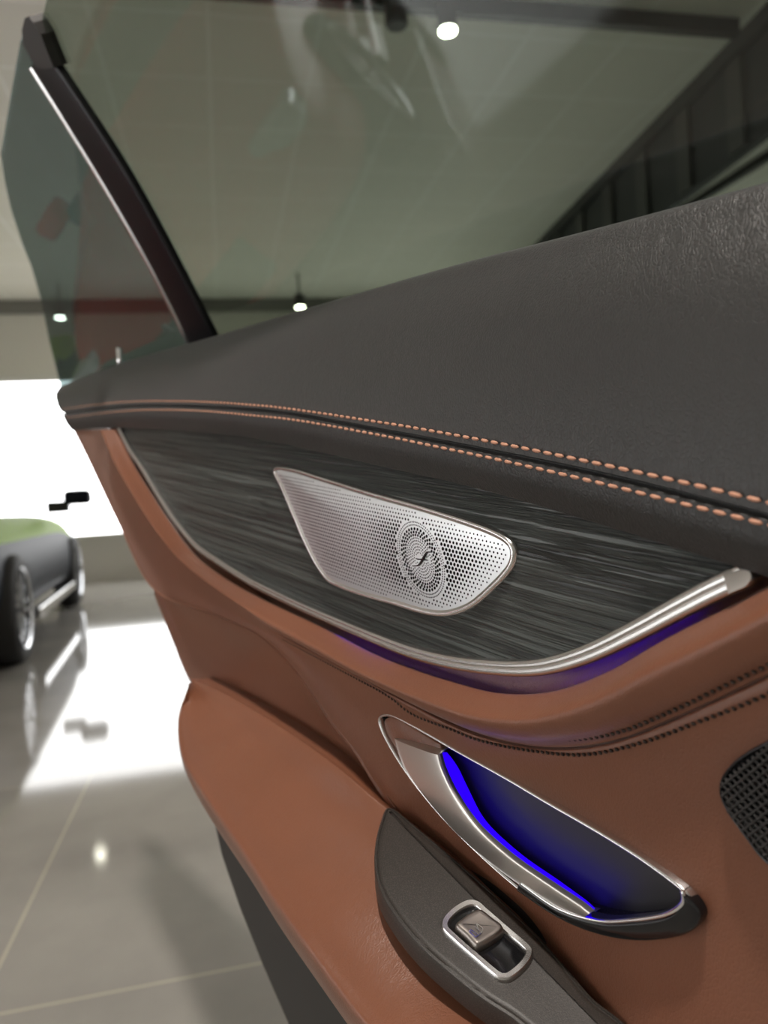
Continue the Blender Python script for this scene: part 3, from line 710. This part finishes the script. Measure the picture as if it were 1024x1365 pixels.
# rounded upper cap of the blade
tp = [spl([off(Ho, w=-.010)[0], off(Ho, w=-.001)[0], off(Ho, w=.0006)[0], mix(Ho, Hi, .3, .0014)[0], mix(Ho, Hi, .7, .0014)[0], mix(Ho, Hi, .96, .0006)[0], off(Hi, w=-.0006)[0], off(Hi, w=-.003)[0]], k/30) for k in range(31)]
V = tp+[p+Vector((-.0006, .004, .0012)) for p in tp]+[p+Vector((-.0006, .016, .0012)) for p in tp]
link('handle_cap', V, [(a*31+i, a*31+i+1, (a+1)*31+i+1, (a+1)*31+i) for a in (0, 1) for i in range(30)], M['handle_metal'], hand)
bo = [(588, 1003), (602, 1022), (617, 1053), (640, 1095), (685, 1138), (737, 1175), (775, 1203), (789, 1216)]
Bo = arc_pts(C(bo, LW-.004), 20)
bl = loft('handle_light_strip', [off(Hi, w=-.002), mix(Hi, Bo, .5), Bo, off(Bo, w=-.004, z=-.001)], M['blue_light'], hand, 100, 12)
bl['label'] = 'blue glowing light along the handle'
# glossy black crescent and thin chrome line around the cup's front end
co = [(693, 1186), (746, 1221), (799, 1243), (852, 1252), (905, 1247), (931, 1233), (937, 1216), (930, 1202), (914, 1187)]
ci = [(696, 1176), (746, 1210), (799, 1226), (846, 1225), (885, 1219), (904, 1210), (912, 1202), (914, 1194), (912, 1186)]
Co = arc_pts(C(co, LW+.0005), 24); Ci = arc_pts(C(ci, LW+.002), 24)
loft('gloss_crescent', [off(Co, w=-.004), off(Co, w=.0012), mix(Co, Ci, .3, .0022), mix(Co, Ci, .8, .0018), Ci, off(Ci, w=-.006)], M['gloss_black'], rim, 120, 24)
tube('chrome_line', arc_pts(off(Ci, w=.0008), 100), .0009, M['chrome'], rim)

# ribbed black speaker cover at the front edge
sp_px = [(964, 1037), (977, 1018), (996, 1003), (1024, 988), (1080, 960), (1150, 940), (1180, 1080), (1150, 1210), (1080, 1190), (1024, 1149), (996, 1115), (972, 1081), (962, 1057)]
spk = plate('speaker_cover', sp_px, .010, M['gloss_black'], door, [(-.0005, -.004), (.0, .0012), (.0006, .0018), (.0010, .0010), (.0014, .0004)], n=160)
spin = closed_pts(C(sp_px, .0105), 160); spoly = [(p.x, p.z) for p in insets(spin, .0012)]
a = P(973, 1053, .0108); b = P(1024, 1012, .0108); dd = (b-a); dd.y = 0; dd.normalize(); ee = Vector((-dd.z, 0, dd.x))
V = []; Fc = []
def seg(c, d, h0, h1, r):
    q = len(V); s = Vector((-d.z, 0, d.x))*r
    for e_ in (-h0, h1):
        for k, (sx, o) in enumerate(((-1, .0), (-.4, .0012), (.4, .0012), (1, .0))): V.append(c+d*e_+s*sx+Vector((0, -o-.0002, 0)))
    for k in range(3): Fc.append((q+k, q+k+1, q+5+k, q+4+k))
pitch = .0023
for j in range(-60, 60):
    for i in range(-60, 100):
        c = a+dd*(i*pitch)+ee*(j*pitch)
        if inside((c.x, c.z), spoly): seg(c, dd, pitch*.55, pitch*.55, .00055); seg(c, ee, pitch*.5, pitch*.5, .00028)
link('mesh_ribs', V, Fc, M['black_plastic'], spk)

# glass: leans inwards towards the top
g0 = P(84, 514, -.05); g1 = P(1024, 243, -.05)
gt = 30*D2R; gbase = g0.copy(); gn = Vector((0, -math.cos(gt), -math.sin(gt)))   # normal towards the viewer and down
def G(x, y, h=0.0):
    d = DMI.to_3x3() @ ray(x, y); t_ = ((gbase+gn*h)-DCAM).dot(gn)/d.dot(gn); return DCAM+d*t_
def gplate(name, px, th, m, parent, smooth=True, n=120, h=0.0):
    pts = [G(x, y, h) for x, y in px]; n = len(pts)
    V = pts+[p-gn*th for p in pts]; Fc = [tuple(range(n)), tuple(range(n, 2*n))]+[(i, (i+1) % n, n+(i+1) % n, n+i) for i in range(n)]
    return link(name, V, Fc, m, parent, smooth=False)
mg = gplate('door_glass', [(52, 48), (57, 20), (64, -6), (90, -90), (130, -200), (500, -330), (1100, -300), (1250, 100), (1180, 330), (900, 420), (520, 500), (282, 520), (262, 440), (200, 310), (130, 190), (75, 95)], .004, M['tinted_glass'], door)
qg = gplate('quarter_glass', [(44, 90), (30, 50), (27, 55), (14, 130), (1, 205), (7, 245), (15, 280), (30, 325), (42, 355), (55, 400), (66, 455), (77, 500), (84, 530), (200, 540), (270, 520), (255, 450), (180, 310), (120, 215), (75, 140)], .004, M['dark_glass'], door)
bL = [(43, 90), (92, 168), (158, 277), (215, 380), (276, 505)]
bR = [(58, 62), (112, 142), (174, 239), (232, 345), (302, 482)]
def gl(px, h): return arc_pts([G(x, y, h) for x, y in px], 24)
def gm(a, b, f, h=0): return [p.lerp(q, f)+gn*h for p, q in zip(a, b)]
gL = gl(bL, .004); gR = gl(bR, .004)
bar = loft('glass_divider_bar', [gm(gL, gR, 0, -.006), gL, gm(gL, gR, .15, .0015), gm(gL, gR, .5, .002), gm(gL, gR, .85, .0015), gR, gm(gL, gR, 1, -.006)], M['bar_black'], door, 100, 24)
gC = gl([(x-4.5, y+2) for x, y in bL], .005)
loft('chrome_edge', [gm(gC, gL, 0, -.006), gC, gm(gC, gL, .5, .0012), gm(gC, gL, 1, .0008)], M['satin_metal'], bar, 100, 10)
gplate('divider_cap', [(33, 24), (38, 22), (44, 30), (54, 46), (60, 62), (72, 90), (60, 92), (48, 90), (42, 80), (30, 58), (29, 40)], .014, M['black_plastic'], bar, h=.009)
# lock pin on the sill
lp0 = P(161, 492, -.024); tube('lock_pin', [lp0, lp0+Vector((0, 0, .012)), lp0+Vector((0, 0, .022)), lp0+Vector((0, 0, .0245))], .0036, M['chrome'], door, 14)
